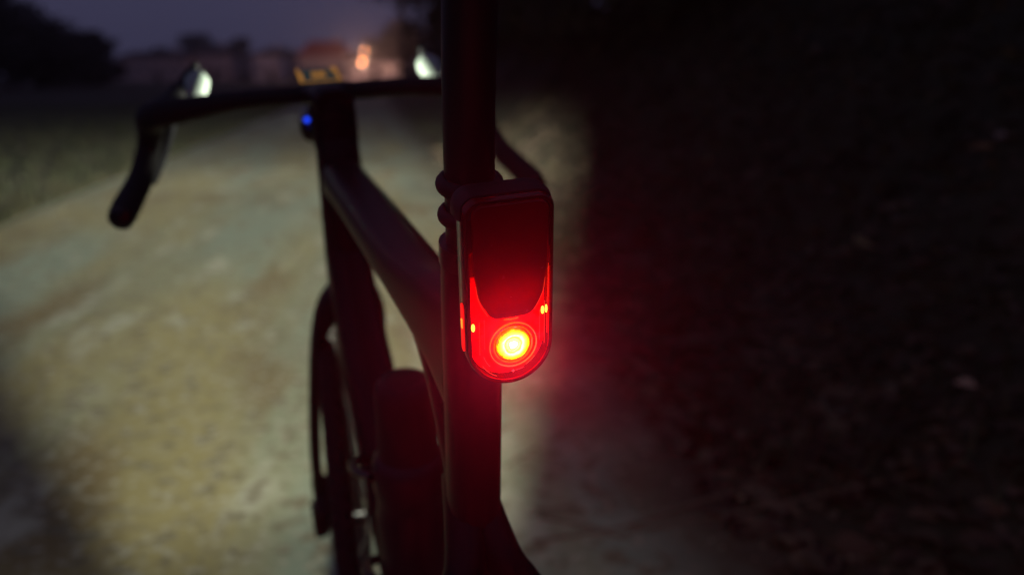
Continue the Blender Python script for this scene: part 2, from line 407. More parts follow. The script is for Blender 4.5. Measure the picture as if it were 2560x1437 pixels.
# undergrowth bushes along the top of the bank close the view under the crowns
def bush(x, y, z, h, wd, lab, n, seed, ls=.06):
    rnd = random.Random(seed); t = thing('bush', lab, 'bush', loc=(x, y, z), group='bushes on the bank')
    bm = bmesh.new()
    for k in range(9):
        a = rnd.random()*6.28; cyl(bm, Vector((rnd.uniform(-.1, .1), rnd.uniform(-.1, .1), -.1)), Vector((math.cos(a)*wd*.7, math.sin(a)*wd*.7, h*rnd.uniform(.6, 1))), .018, .005, 5)
    obj('stem', bm, M['bark'], t)
    verts = []; faces = []
    for i in range(n):
        a = rnd.random()*6.28; q = Vector((math.cos(a)*wd*rnd.random()**.6, math.sin(a)*wd*rnd.random()**.6, h*rnd.random()**.8)); q *= 1 + .25*noise.noise(q*1.7 + Vector((seed, 0, 0)))
        ax = Vector((rnd.gauss(0, 1), rnd.gauss(0, 1), rnd.gauss(0, 1))).normalized(); o_ = ax.orthogonal().normalized(); p2 = ax.cross(o_); s = ls*rnd.uniform(.5, 1.3); b = len(verts)
        verts += [q - o_*s, q + p2*s*.5, q + o_*s, q - p2*s*.5]; faces.append((b, b+1, b+2, b+3))
    me = bpy.data.meshes.new('foliage'); me.from_pydata([tuple(v) for v in verts], [], faces); me.materials.append(M['leaf_near'])
    o = bpy.data.objects.new('foliage', me); C.objects.link(o); o.parent = t
BU = [(1130, 30, 'bush far along the right verge'), (1240, 22, 'bush behind the seat post catching the headlight'), (1320, 16.5, 'bush with brown leaves right of the seat post'), (1400, 12.5, 'bush at the edge of the beam above the tail light'),
      (1500, 10.5, 'dark bush right of the beam edge'), (1640, 9.2, 'dark bush over the middle bank'), (1800, 8.2, 'dark bush under the middle tree'), (1990, 7.4, 'dark bush near the crest'), (2200, 6.8, 'dark bush on the crest, second from the right edge'), (2450, 6.2, 'dark bush on the crest at the right edge')]
for i, (px, Y, lab) in enumerate(BU):
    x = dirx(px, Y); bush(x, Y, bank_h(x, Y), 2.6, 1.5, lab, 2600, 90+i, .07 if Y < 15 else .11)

# single pale dry leaves and straws that stand out on the bank
def bank_point(px, py):
    xx = (px-1280)/2230; yy = -(py-718.5)/2230
    d = Vector((xx, math.cos(PITCH) + yy*math.sin(PITCH), -math.sin(PITCH) + yy*math.cos(PITCH))); t = .5
    for i in range(4000):
        q = Vector((0, 0, CAM_H)) + d*t
        if q.z < max(bank_h(q.x, q.y), .012): return q
        t += .004
    return q
M['dry'] = mat('bleached_dry_leaf', (.45, .34, .27), .7, var=(30, (.30, .22, .17), .4, .6))
M['straw'] = mat('dry_straw', (.15, .12, .085), .8)
for (px, py, s, lab) in [(2515, 372, .075, 'pale dry leaf at the far right of the bank'), (2455, 392, .05, 'small pale leaf left of the palest one on the bank'), (2160, 636, .075, 'long flat pale leaf lying on the dark bank'),
                         (1770, 415, .035, 'reddish leaf high on the bank'), (2075, 412, .03, 'faint dry leaf in the middle of the bank'), (2410, 985, .03, 'small pale leaf low on the right of the bank')]:
    q = bank_point(px, py); random.seed(px); vs, fs = leaf_shape(s)
    me = bpy.data.meshes.new('dry_leaf'); me.from_pydata([(a, b, c + .02) for a, b, c in vs], [], fs); me.materials.append(M['dry'])
    o = bpy.data.objects.new('dry_leaf', me); C.objects.link(o); o.location = q
    md = o.modifiers.new('thick', 'SOLIDIFY'); md.thickness = .0012
    tag(o, lab, 'leaf', 'pale leaves on the bank')
random.seed(11)
def straw(pts, r, lab):
    bm = bmesh.new(); Q = [bank_point(*p) + Vector((0, 0, .012)) for p in pts]; rows = crom([tuple(q) for q in Q], 6)
    for a, b in zip(rows, rows[1:]): cyl(bm, Vector(a), Vector(b), r, r, 6)
    return tag(obj('straw', bm, M['straw']), lab, 'straw', 'long straws at the path edge')
straw([(1330, 1368), (1560, 1330), (1760, 1262), (1900, 1232)], .006, 'long pale straw running from the path up to the bank')
straw([(1560, 1345), (1850, 1290), (2150, 1225), (2300, 1190)], .004, 'thin straw right of the longest one')
straw([(2052, 1000), (2062, 1030), (2072, 1052), (2100, 1070)], .007, 'short bent straw standing out on the dark bank')
straw([(1262, 1178), (1310, 1150), (1345, 1128)], .005, 'short brown twig on the path right of the seat tube')
straw([(1350, 1305), (1470, 1330), (1560, 1360)], .007, 'brown twig lying on the path beside the seat tube')

# ---------------------------------------------------------------- far houses and lamps
M['wall'] = mat('pale_plaster', (.62, .50, .52), .9, var=(.6, (.5, .42, .45), .4, .6))
M['wall2'] = mat('bright_plaster', (.80, .72, .80), .9, var=(.6, (.65, .6, .66), .4, .6))
M['tiles'] = mat('dark_roof_tiles', (.07, .030, .032), .8, bump=(3, .4, .05))
M['redtiles'] = mat('red_roof_tiles', (.50, .05, .04), .8, bump=(3, .4, .05))
M['dglass'] = mat('dark_window_glass', (.02, .02, .03), .12)
M['frame'] = mat('white_window_frame', (.6, .6, .6), .6)
M['wood'] = mat('dark_wood', (.05, .035, .03), .8)
def house(px0, px1, Y, wall_top, ridge, wm, rm, lab, nwin=4, chim=True):
    k = 2230/(Y*math.cos(PITCH) + .2); x0, x1 = dirx(px0, Y), dirx(px1, Y); W = x1-x0; D = 9.0
    wz = 1 + (188-wall_top)/k; rz = 1 + (188-ridge)/k
    t = thing('farm_house', lab, 'house', loc=((x0+x1)/2, Y, 0), group='farm houses beyond the field')
    bm = bmesh.new(); box(bm, (0, D/2, wz/2), (W, D, wz)); a = obj('wall', bm, M[wm], t, False)
    bm = bmesh.new(); o_ = .35
    vs = [bm.verts.new(q) for q in ((-W/2-o_, -o_, wz+.003), (W/2+o_, -o_, wz+.003), (W/2+o_, D+o_, wz+.003), (-W/2-o_, D+o_, wz+.003), (-W/2+1.2, D/2, rz), (W/2-1.2, D/2, rz))]
    for f in ((0, 1, 5, 4), (2, 3, 4, 5), (1, 2, 5), (3, 0, 4), (0, 3, 2, 1)): bm.faces.new([vs[i] for i in f])
    rf = obj('roof', bm, M[rm], t, False)
    if chim:
        bm = bmesh.new(); box(bm, (W*.22, D/2+.6, rz), (.7, .7, 1.5)); obj('chimney', bm, M['wall'], rf, False)
    for i in range(nwin):
        x = -W/2 + W*(i+.5)/nwin; s = 1.0
        if i == nwin//2:
            bm = bmesh.new(); box(bm, (x, -.02, 1.05), (1.1, .1, 2.1)); d = obj('door', bm, M['wood'], t, False)
            bm = bmesh.new(); box(bm, (x+.4, -.1, 1.05), (.05, .06, .2)); obj('handle', bm, M['steel'], d, False); continue
        bm = bmesh.new()
        for (cx, cz, sx, sz) in ((x, 1.2, s+.2, .1), (x, 2.3, s+.2, .1), (x-s/2-.05, 1.75, .1, 1.0), (x+s/2+.05, 1.75, .1, 1.0)): box(bm, (cx, -.04, cz), (sx, .12, sz))
        f = obj('window', bm, M['frame'], t, False)
        bm = bmesh.new(); box(bm, (x, -.01, 1.75), (s, .04, 1.0)); obj('pane', bm, M['dglass'], f, False)
house(290, 470, 158, 150, 130, 'wall', 'tiles', 'long low house at the left end of the farm', 6)
house(480, 570, 162, 140, 118, 'wall', 'tiles', 'house with dark roof left of the bright gable', 4)
house(575, 628, 168, 150, 132, 'wall', 'tiles', 'low shed between the two middle houses', 2, False)
house(636, 694, 160, 140, 124, 'wall2', 'tiles', 'brightest pale house in the middle of the farm', 2)
house(700, 742, 170, 148, 126, 'wall', 'tiles', 'small dark roofed annexe left of the red roof', 2, False)
house(748, 862, 156, 142, 104, 'wall', 'redtiles', 'house with the steep red roof above the bike computer', 4)
house(868, 1010, 150, 158, 136, 'wall2', 'tiles', 'pale house behind the orange street lamps', 5)
# orange street lamps
def street_lamp(px, py, Y, r, strength, lab):
    k = 2230/(Y*math.cos(PITCH) + .2); z = 1 + (188-py)/k; x = dirx(px, Y)
    t = thing('street_lamp', lab, 'street lamp', loc=(x, Y, 0), group='orange street lamps')
    bm = bmesh.new(); cyl(bm, Vector((0, .4, 0)), Vector((0, .4, z+.25)), .07, .045, 10); cyl(bm, Vector((0, .4, z+.25)), Vector((0, -.1, z+.3)), .035, .03, 8); obj('pole', bm, M['steel'], t)
    bm = bmesh.new(); lathe(bm, Vector((0, 0, z-r*1.3)), Vector((0, 0, 1)), [(.0, 0), (r*.7, r*.2), (r, r*.9), (r*.8, r*1.9), (0, r*2.2)], 16); obj('lamp_head', bm, emit('sodium_glow', (1, .29, .05), strength), t)
    Lp = bpy.data.lights.new('street_light', 'POINT'); Lp.energy = 1100; Lp.color = (1, .50, .34); Lp.shadow_soft_size = r; lo = bpy.data.objects.new('street_light', Lp); C.objects.link(lo); lo.parent = t; lo.location = (0, -.6, z - r*2.2)
    bm = bmesh.new(); lathe(bm, Vector((0, 0, z+r*.7)), Vector((0, 0, 1)), [(r*1.5, 0), (r*1.2, r*.6), (0, r*.9)], 16); obj('lamp_hood', bm, M['steel'], t)
street_lamp(907, 156, 136, .16, 26, 'lower orange street lamp, the brighter of two')
street_lamp(914, 130, 141, .15, 13, 'taller orange street lamp, the upper dimmer of two')

# ---------------------------------------------------------------- bicycle
bike = thing('bicycle', 'dark gravel bicycle with drop handlebar seen from behind its seat post', 'bicycle', mw=BM.copy())
def part(name, bm, m, parent=None, smooth=True): return obj(name, bm, m, parent or bike, smooth)
X = Vector((1, 0, 0))
bm = bmesh.new()
# top tube with its deep gusset into the seat tube
sweep(bm, [(.435, 0, .882, .021, .030), (.388, 0, .887, .0245, .023), (.30, 0, .882, .0252, .0175), (.20, 0, .8745, .0254, .0160), (.08, 0, .863, .0250, .0165), (-.02, 0, .853, .0230, .021), (-.09, 0, .845, .0200, .032), (-.145, 0, .830, .017, .045)], 36, 6, sq=2.9, tp=.12)
sweep(bm, [(.01, 0, .845, .014, .016), (-.068, 0, .815, .0165, .022), (-.104, 0, .778, .0170, .022), (-.124, 0, .730, .0170, .018), (-.128, 0, .70, .0165, .014)], 24, 6)
# seat tube
sweep(bm, [(-.172, 0, .905, .0165, .019), (-.165, 0, .88, .0172, .021), (-.15, 0, .82, .0176, .022), (-.128, 0, .74, .0176, .022), (-.10, 0, .64, .0176, .022), (-.06, 0, .48, .0176, .020), (0, 0, .27, .024, .024)], 28, 6, sq=2.3)
# head tube and down tube
sweep(bm, [(.412, 0, .932, .0245, .027), (.413, 0, .895, .0260, .031), (.430, 0, .825, .027, .034), (.444, 0, .765, .0275, .033), (.453, 0, .732, .0255, .028)], 28, 6)
sweep(bm, [(.436, 0, .875, .0215, .028), (.440, 0, .835, .0235, .032), (.432, 0, .78, .0262, .034), (.402, 0, .715, .0282, .034), (.354, 0, .655, .0290, .033), (.310, 0, .59, .0295, .033), (.262, 0, .51, .0300, .031), (.155, 0, .39, .0300, .030), (0, 0, .28, .030, .030)], 28, 6, sq=2.5)
cyl(bm, P(0, -.045, .275), P(0, .045, .275), .023, .023, 28)
# chain stays and seat stays
for s in (-1, 1):
    sweep(bm, [(-.02, s*.030, .275, .010, .016), (-.14, s*.048, .290, .008, .013), (-.43, s*.070, .345, .007, .010)], 14, 5)
    sweep(bm, [(-.105, s*.001, .735, .0155, .024), (-.135, s*.012, .685, .0145, .021), (-.165, s*.036, .64, .009, .011), (-.30, s*.058, .48, .008, .009), (-.43, s*.068, .345, .007, .009)], 14, 6)
part('frame', bm, M['paint'])
bm = bmesh.new(); sweep(bm, [(-.275, 0, 1.245, .0140, .0150), (-.225, 0, 1.075, .0139, .0160), (-.195, 0, .99, .0138, .0165), (-.178, 0, .925, .0138, .0165), (-.168, 0, .885, .0138, .0165)], 32, 4, sq=2.2); part('seat_post', bm, M['post'])
bm = bmesh.new(); sweep(bm, [(-.174, 0, .912, .0180, .0215), (-.171, 0, .900, .0182, .0215)], 28, 1); part('seat_clamp', bm, M['plast'])
# saddle
bm = bmesh.new(); sweep(bm, [(-.42, 0, 1.262, .070, .010), (-.38, 0, 1.268, .074, .017), (-.30, 0, 1.264, .050, .018), (-.22, 0, 1.260, .025, .017), (-.14, 0, 1.256, .018, .014), (-.125, 0, 1.252, .010, .006)], 24, 6); sd = part('saddle', bm, M['rubber'])
bm = bmesh.new()
for s in (-1, 1): sweep(bm, [(-.39, s*.03, 1.255, .0035, .0035), (-.32, s*.022, 1.238, .0035, .0035), (-.22, s*.022, 1.238, .0035, .0035), (-.14, s*.008, 1.25, .0035, .0035)], 8, 6)
part('saddle_rail', bm, M['steel'], sd)
# stem and spacers
bm = bmesh.new(); sweep(bm, [(.404, 0, .985, .0225, .0215), (.406, 0, .972, .0250, .0235), (.414, 0, .930, .0262, .0250), (.416, 0, .922, .0245, .0235)], 28, 3)
sweep(bm, [(.385, 0, .971, .0205, .018), (.400, 0, .976, .0250, .020), (.43, 0, .981, .0260, .016), (.458, 0, .983, .038, .013), (.478, 0, .984, .040, .011)], 24, 5, sq=2.6); part('stem', bm, M['paint'])
for i in range(3):
    bm = bmesh.new(); sweep(bm, [(.408+i*.0035, 0, .9665-i*.013, .0262, .0250), (.4105+i*.0035, 0, .9565-i*.013, .0266, .0252)], 28, 1); part('spacer', bm, M['plast'])
# handlebar: flat tops, drops flaring out
def bar_pts(s):
    return [(.468, 0, .992, .0, .0)]
bm = bmesh.new()
for s in (-1, 1):
    rows = [(.466, 0, .984), (.463, s*.04, .9845), (.456, s*.10, .984), (.454, s*.150, .980), (.462, s*.188, .976), (.485, s*.204, .972), (.518, s*.208, .965), (.541, s*.212, .945), (.545, s*.219, .925), (.530, s*.229, .900), (.500, s*.240, .882), (.466, s*.249, .868), (.452, s*.252, .863)]
    rads = [(.012, .018), (.0115, .019), (.0115, .019), (.0135, .0165), (.0155, .0155), (.0155, .0155), (.0155, .0155), (.0145, .0145), (.0145, .0145), (.0148, .0148), (.0155, .0155), (.0160, .0160), (.0145, .0145)]
    if s > 0: rows = [q if k < 7 else (q[0]-(.006 if k > 9 else 0), q[1]+.004, q[2]-.003*(k-6)) for k, q in enumerate(rows)]
    R_ = crom([(*a, *b) for a, b in zip(rows, rads)], 6); bmr = []
    L = len(R_)
    for i, r in enumerate(R_):
        c = P(*r[:3]); t = (P(*R_[min(i+1, L-1)][:3]) - P(*R_[max(i-1, 0)][:3])).normalized()
        up = Vector((0, 0, 1)); sd_ = up - t*up.dot(t)
        if sd_.length < .2: sd_ = Vector((0, -1, 0)) - t*(-t.y)
        sd_.normalize(); q = t.cross(sd_); wob = 1 + .025*math.sin(i*1.9)
        bmr.append([bm.verts.new(c + sd_*(math.cos(2*math.pi*k/20)*r[3]*wob) + q*(math.sin(2*math.pi*k/20)*r[4]*wob)) for k in range(20)])
    for a, b in zip(bmr, bmr[1:]):
        for k in range(20): bm.faces.new((a[k], a[(k+1) % 20], b[(k+1) % 20], b[k]))
    bm.faces.new(bmr[-1])
hb = part('handlebar', bm, M['tape'])
for s in (-1, 1):
    bm = bmesh.new(); lathe(bm, P(.454-(.006 if s > 0 else 0), s*(.2515+(.004 if s > 0 else 0)), .8635-(.018 if s > 0 else 0)), P(-.034, s*.007, -.013), [(.0150, -.002), (.0145, .004), (.010, .008), (0, .0095)], 20); part('bar_end_plug', bm, M['plast'], hb)
# brake levers: dark hood; its headlight highlight is modelled as a pale lump
for s in (-1, 1):
    bm = bmesh.new()
    sweep(bm, [(.490, s*.205, .974, .0145, .0145), (.520, s*.196, .977, .0155, .016), (.552, s*.182, .984, .0145, .016), (.580, s*.166, 1.000, .0115, .015), (.594, s*.152, 1.019, .0085, .012), (.598, s*.146, 1.031, .004, .006)], 20, 6)
    for vv in bm.verts: vv.co.x += .006*(s > 0)
    lv = part('brake_lever', bm, M['hood'])
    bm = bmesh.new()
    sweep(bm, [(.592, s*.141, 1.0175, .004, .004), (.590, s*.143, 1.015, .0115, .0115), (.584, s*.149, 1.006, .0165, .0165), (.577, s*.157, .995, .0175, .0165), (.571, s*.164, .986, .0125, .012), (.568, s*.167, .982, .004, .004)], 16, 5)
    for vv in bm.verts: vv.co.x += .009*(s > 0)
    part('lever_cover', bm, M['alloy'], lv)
    bm = bmesh.new()
    sweep(bm, [(.605, s*.175, 1.008, .006, .007), (.608, s*.182, .975, .006, .006), (.598, s*.196, .935, .0065, .005), (.578, s*.212, .905, .007, .005), (.560, s*.222, .888, .0065, .004)], 14, 6)
    part('lever_blade', bm, M['dkalloy'], lv)
# fork, turned a touch to the right with the wheel
ST = R(7.0); PV = (.40, .90)
def S(u, v, w):
    u0 = PV[0] + (PV[1]-w)*.30; du = u-u0
    v = v - .026*min(1, max(0, (.735-w)/.2)); return (u0 + du*math.cos(ST) - v*math.sin(ST)*1.0, v*math.cos(ST) + du*math.sin(ST), w)
def SP(*a): return P(*S(*a))
bm = bmesh.new()
for s in (-1, 1):
    pts = [(.452, s*.006, .735, .022, .026), (.462, s*.022, .722, .018, .026), (.478, s*.036, .690, .0115, .024), (.500, s*.041, .62, .0085, .020), (.540, s*.0430, .48, .0080, .015), (.592, s*.0435, .350, .0075, .012), (.600, s*.043, .330, .0075, .011)]
    sweep(bm, [(*S(*p[:3]), p[3], p[4]) for p in pts], 20, 6)
sweep(bm, [(*S(.447, 0, .738), .0255, .0275), (*S(.455, 0, .715), .024, .028)], 24, 1)
fk = part('fork', bm, M['paint'])
bm = bmesh.new(); sweep(bm, [(*S(.50, -.036, .72), .0026, .0026), (*S(.51, -.046, .60), .0026, .0026), (*S(.53, -.044, .47), .0026, .0026), (*S(.548, -.020, .435), .0026, .0026), (*S(.56, -.032, .42), .0026, .0026)], 8, 6); part('brake_hose', bm, M['rubber'], fk)
bm = bmesh.new(); box(bm, SP(.567, -.038, .405), (.030, .034, .060), Matrix.Rotation(R(-20), 3, 'X'), .006); box(bm, SP(.575, -.050, .365), (.016, .03, .05), None, .004); part('brake_caliper', bm, M['plast'], fk)
def wheel(name, cu, st, rot_side, back=False):
    f = (lambda u, v, w: P(u, v, w)) if not st else SP
    ax = (f(cu, .1, .345) - f(cu, -.1, .345)).normalized(); c = f(cu, 0, .345)
    wh = bpy.data.objects.new(name, None); C.objects.link(wh); wh.parent = bike
    bm = bmesh.new(); ring_torus(bm, c, ax, .3310, .0135, .0130, 96, 16)
    # tread blocks
    x = ax.orthogonal().normalized(); y = ax.cross(x)
    for i in range(110):
        t = 2*math.pi*i/110; d = x*math.cos(t) + y*math.sin(t); tt = ax.cross(d)
        for sg in (-.4, .4):
            box(bm, c + d*.3430 + ax*(.006*sg/.4), (.008, .003, .009), Matrix((ax, d, tt)).transposed())
    part('tyre', bm, M['tyre'], wh)
    bm = bmesh.new(); ring_torus(bm, c, ax, .303, .016, .0095, 96, 10); part('rim', bm, M['post'], wh)
    bm = bmesh.new(); hw_ = 1.0 if not st else .76; lathe(bm, c - ax*.056*hw_, ax, [(a_, b_*hw_) for a_, b_ in [(.006, 0), (.010, .004), (.010, .012), (.022, .016), (.022, .022), (.012, .03), (.011, .08), (.021, .088), (.021, .094), (.010, .098), (.010, .110), (.006, .112)]], 24); part('hub', bm, M['plast'], wh)
    bm = bmesh.new(); 
    for i in range(24):
        t = 2*math.pi*i/24; d = x*math.cos(t) + y*math.sin(t); off = (-1 if i % 2 else 1); cyl(bm, c + ax*.026*off + (x*math.cos(t+.9*(1 if i % 4 < 2 else -1)) + y*math.sin(t+.9*(1 if i % 4 < 2 else -1)))*.02, c + d*.285, .0011, .0011, 6)
    part('spokes', bm, M['spoke'], wh)['kind'] = 'stuff'
    bm = bmesh.new(); ring_torus(bm, c - ax*.030, ax, .068, .010, .0009, 64, 6)
    for i in range(6):
        t = 2*math.pi*i/6; d = x*math.cos(t) + y*math.sin(t); cyl(bm, c - ax*.030 + d*.018, c - ax*.030 + (x*math.cos(t+.4) + y*math.sin(t+.4))*.062, .0022, .0022, 6)
    part('brake_disc', bm, M['disc'], wh)
    return wh
wheel('front_wheel', .597, True, 0)
wheel('rear_wheel', -.43, False, 0)
# crank set, kept simple but complete (below the frame of the picture)
bm = bmesh.new(); ring_torus(bm, P(0, .048, .275), X, .078, .008, .0022, 64, 6)
for i in range(5):
    a = i*1.2566; cyl(bm, P(0, .048, .275), P(.075*math.cos(a), .048, .275+.075*math.sin(a)), .007, .006, 8)
cr = part('crank', bm, M['plast'])
for s, a in ((1, -.5), (-1, math.pi-.5)):
    e = (math.cos(a)*.17, math.sin(a)*.17)
    bm = bmesh.new(); sweep(bm, [(0, s*.062, .275, .009, .016), (e[0]*.5, s*.068, .275+e[1]*.5, .007, .012), (e[0], s*.072, .275+e[1], .007, .012)], 14, 4); part('crank_arm', bm, M['plast'], cr)
    bm = bmesh.new(); box(bm, P(e[0], s*.120, .275+e[1]), (.085, .07, .016), None, .004); part('pedal', bm, M['plast'], cr)
# bottle cage (left side bumps) and bottle
BA, BB_ = P(.128, .002, .727), P(.170, .002, .50)
bd = (BB_-BA).normalized()
bm = bmesh.new()
for s in (-1, 1):
    sweep(bm, [(.275, s*.012, .585, .006, .006), (.245, s*.040, .60, .006, .005), (.19, s*.047, .615, .006, .004), (.145, s*.036, .625, .006, .004)], 10, 6)
    sweep(bm, [(.235, s*.014, .485, .006, .006), (.22, s*.042, .49, .006, .005), (.18, s*.047, .50, .006, .004), (.145, s*.034, .505, .006, .004)], 10, 6)
sweep(bm, [(.305, 0, .60, .012, .008), (.272, 0, .545, .012, .008), (.226, 0, .475, .012, .008)], 12, 4)
part('bottle_cage', bm, M['plast'])

# ---------------------------------------------------------------- bottle
bot = thing('water_bottle', 'dark squeeze bottle standing in the cage on the down tube', 'bottle', mw=BM.copy())
M['bottle'] = mat('smoked_bottle', (.016, .012, .020), .38, bump=(120, .04, .0005))
bm = bmesh.new(); lathe(bm, BA, bd, [(.0285, .080), (.0345, .087), (.0368, .094), (.0375, .12), (.0355, .130), (.0355, .145), (.0375, .155), (.0375, .235), (.033, .243), (0, .244)], 40); obj('bottle_body', bm, M['bottle'], bot)
bm = bmesh.new(); lathe(bm, BA, bd, [(0, -.001), (.016, -.001), (.0225, .0015), (.0265, .007), (.0285, .017), (.0295, .05), (.0305, .088)], 36); obj('bottle_cap', bm, M['rubber'], bot)

# ---------------------------------------------------------------- bike computer on its mount
comp = thing('bike_computer', 'small bike computer with orange figures lit on its screen', 'computer', mw=BM.copy())
cc = P(.505, -.002, .9995); cr3 = Matrix.Rotation(R(-34), 3, 'X').inverted()
cr3 = Matrix.Rotation(R(18), 3, 'X')
bm = bmesh.new(); box(bm, cc, (.053, .058, .010), cr3, .003); obj('computer_body', bm, M['plast'], comp)
nrm = cr3 @ Vector((0, 0, 1)); fx = Vector((1, 0, 0)); fy = cr3 @ Vector((0, 1, 0))
def on_screen(x0, y0, x1, y1, h, m, name, parent):
    bm = bmesh.new(); mid = cc + nrm*(.0055+h/2+.0002) + fx*((x0+x1)/2) + fy*((y0+y1)/2); box(bm, mid, (abs(x1-x0), abs(y1-y0), h), cr3); return obj(name, bm, m, parent, False)
scr = on_screen(-.025, -.026, .025, .026, .0006, emit('dim_screen', (.02, .05, .05), .35), 'screen', comp)
og = emit('orange_screen_figures', (1, .42, .06), .34)
bm = bmesh.new()
def seg(x0, y0, x1, y1):
    mid = cc + nrm*.0069 + fx*((x0+x1)/2) + fy*((y0+y1)/2); box(bm, mid, (abs(x1-x0), abs(y1-y0), .0005), cr3)
seg(-.025, -.025, .025, -.0225); seg(-.025, -.025, -.022, .026); seg(-.0215, -.012, -.0195, .010); seg(.0220, -.025, .025, .026); seg(.0185, .004, .0205, .026)
for k in range(4):
    x = -.008 + k*.0045; seg(x, .000, x+.0034, .002); seg(x, .009, x+.0034, .011); seg(x, -.009, x+.0034, -.007); seg(x, -.009, x+.0011, .011) ; seg(x+.0023, -.009, x+.0034, .011)
obj('screen_figures', bm, og, scr, False)
bm = bmesh.new(); sweep(bm, [(.468, -.008, .985, .010, .005), (.485, -.006, .987, .010, .005), (.503, -.004, .991, .012, .004)], 12, 4); obj('mount_arm', bm, M['plast'], comp)

# ---------------------------------------------------------------- headlight under the stem
hl = thing('front_light', 'black headlight under the handlebar with a blue charge light on its back', 'bike light', mw=BM.copy())
bm = bmesh.new(); sweep(bm, [(.4595, -.016, .944, .012, .013), (.464, -.016, .944, .0185, .018), (.50, -.016, .946, .0175, .0165), (.55, -.008, .950, .0185, .017), (.568, -.004, .952, .0195, .018)], 24, 4, sq=3); obj('light_body', bm, M['plast'], hl)
bm = bmesh.new(); lathe(bm, P(.568, -.004, .952), P(1, 0, 0), [(.0185, 0), (.0185, .004), (.016, .006), (.012, .0065), (0, .0068)], 28); obj('lens', bm, emit('headlight_lens', (1, .98, .85), 3.0), hl)
bm = bmesh.new(); lathe(bm, P(.4595, -.0265, .9545), P(-1, -.35, .1), [(.0031, 0), (.0031, .002), (.0018, .003), (0, .0032)], 16); obj('charge_light', bm, emit('blue_charge_light', (.012, .06, 1.0), 1.6), hl)
bm = bmesh.new(); sweep(bm, [(.468, -.010, .985, .009, .004), (.478, -.012, .972, .009, .004), (.485, -.014, .958, .010, .004)], 12, 4); obj('mount_arm', bm, M['plast'], hl)

# ---------------------------------------------------------------- rear light
ax_up = (P(-.237, 0, .952) - P(-.218, 0, .861)).normalized()      # along the post
nz_ = Vector((0, ax_up.z, -ax_up.y)) * -1.0                        # out of the face, backwards
xr = ax_up.cross(nz_).normalized()
if xr.x < 0: xr = -xr
orig = P(-.2195, .0065, .861)
RL = BM @ Matrix(((xr.x, ax_up.x, nz_.x, orig.x), (xr.y, ax_up.y, nz_.y, orig.y), (xr.z, ax_up.z, nz_.z, orig.z), (0, 0, 0, 1)))
rl = thing('rear_light', 'lit red tail light strapped to the seat post, its round lamp glowing yellow', 'bike light', mw=RL)
HW, TOP = .0246, .0855
def stadium(h, top, n=28, rc=.008, cy_=0.0, z=0, flat=1.0):
    """U outline: half circle below, straight sides, round upper corners; anticlockwise from the right"""
    pts = [(h*math.cos(-math.pi*k/n), cy_ + h*flat*math.sin(-math.pi*k/n)) for k in range(n+1)]       # right -> bottom -> left
    for k in range(9): a = math.pi - k*math.pi/16; pts.append((-h+rc + rc*math.cos(a), top-rc + rc*math.sin(a)))
    for k in range(9): a = math.pi/2 - k*math.pi/16; pts.append((h-rc + rc*math.cos(a), top-rc + rc*math.sin(a)))
    return pts
def extr(bm, rings, cap0=True, cap1=True):
    """rings: list of (outline, z)"""
    rr = [[bm.verts.new((x, y, z)) for x, y in o] for o, z in rings]; n = len(rr[0])
    for a, b in zip(rr, rr[1:]):
        for k in range(n): bm.faces.new((a[k], a[(k+1) % n], b[(k+1) % n], b[k]))
    if cap0: bm.faces.new(rr[0])
    if cap1: bm.faces.new(rr[-1])
    return bm
def translucent(name, col, trans, rough=.18, dark=(.010, .002, .003)):
    m = bpy.data.materials.new(name); m.use_nodes = True; t = m.node_tree; b = t.nodes['Principled BSDF']; out = t.nodes['Material Output']
    b.inputs['Base Color'].default_value = (*dark, 1); b.inputs['Roughness'].default_value = rough
    tc = t.nodes.new('ShaderNodeTexCoord'); n = t.nodes.new('ShaderNodeTexNoise'); n.inputs['Scale'].default_value = 160; n.inputs['Detail'].default_value = 9; t.links.new(tc.outputs['Object'], n.inputs[0])
    q = t.nodes.new('ShaderNodeMapRange'); q.inputs[1].default_value = .35; q.inputs[2].default_value = .7; q.inputs[3].default_value = rough*.6; q.inputs[4].default_value = rough*1.6; t.links.new(n.outputs[0], q.inputs[0]); t.links.new(q.outputs[0], b.inputs['Roughness'])
    tr = t.nodes.new('ShaderNodeBsdfTranslucent'); tr.inputs[0].default_value = (*col, 1)
    mx = t.nodes.new('ShaderNodeMixShader'); mx.inputs[0].default_value = trans
    t.links.new(b.outputs[0], mx.inputs[1]); t.links.new(tr.outputs[0], mx.inputs[2]); t.links.new(mx.outputs[0], out.inputs[0]); return m
M['shell'] = translucent('smoked_shell', (.8, .003, .003), .10, .16, (.008, .004, .005))
D = .019
# housing: open tray
bm = bmesh.new()
extr(bm, [(stadium(HW-.006, TOP-.005, rc=.006), -D-.003), (stadium(HW-.002, TOP-.002, rc=.007), -D), (stadium(HW, TOP), -D+.004), (stadium(HW, TOP), -.0025), (stadium(HW-.0008, TOP-.0008), -.0006), (stadium(HW-.0022, TOP-.0020), -.0004), (stadium(HW-.0024, TOP-.0022), -.010)], True, True)
obj('housing', bm, M['shell'], rl)
# circuit board behind the clear red window
M['pcb'] = mat('red_reflector_board', (.85, .03, .02), .45, bump=(900, .15, .0003))
bm = bmesh.new(); extr(bm, [(stadium(HW-.0030, .040, rc=.003), -.0098), (stadium(HW-.0030, .040, rc=.003), -.0085)]); obj('circuit_board', bm, M['pcb'], rl, False)
bm = bmesh.new(); random.seed(5)
for i in range(60):
    sg = random.choice((-1, -1, 1)); x = sg*random.uniform(.0135, .0185); y = random.uniform(-.010, .014); box(bm, (x, y, -.0082), (random.uniform(.0004, .0011), random.uniform(.0004, .0009), .0008))
cb = obj('solder_points', bm, mat('solder', (.9, .5, .3), .25, .6), rl, False); cb['kind'] = 'stuff'
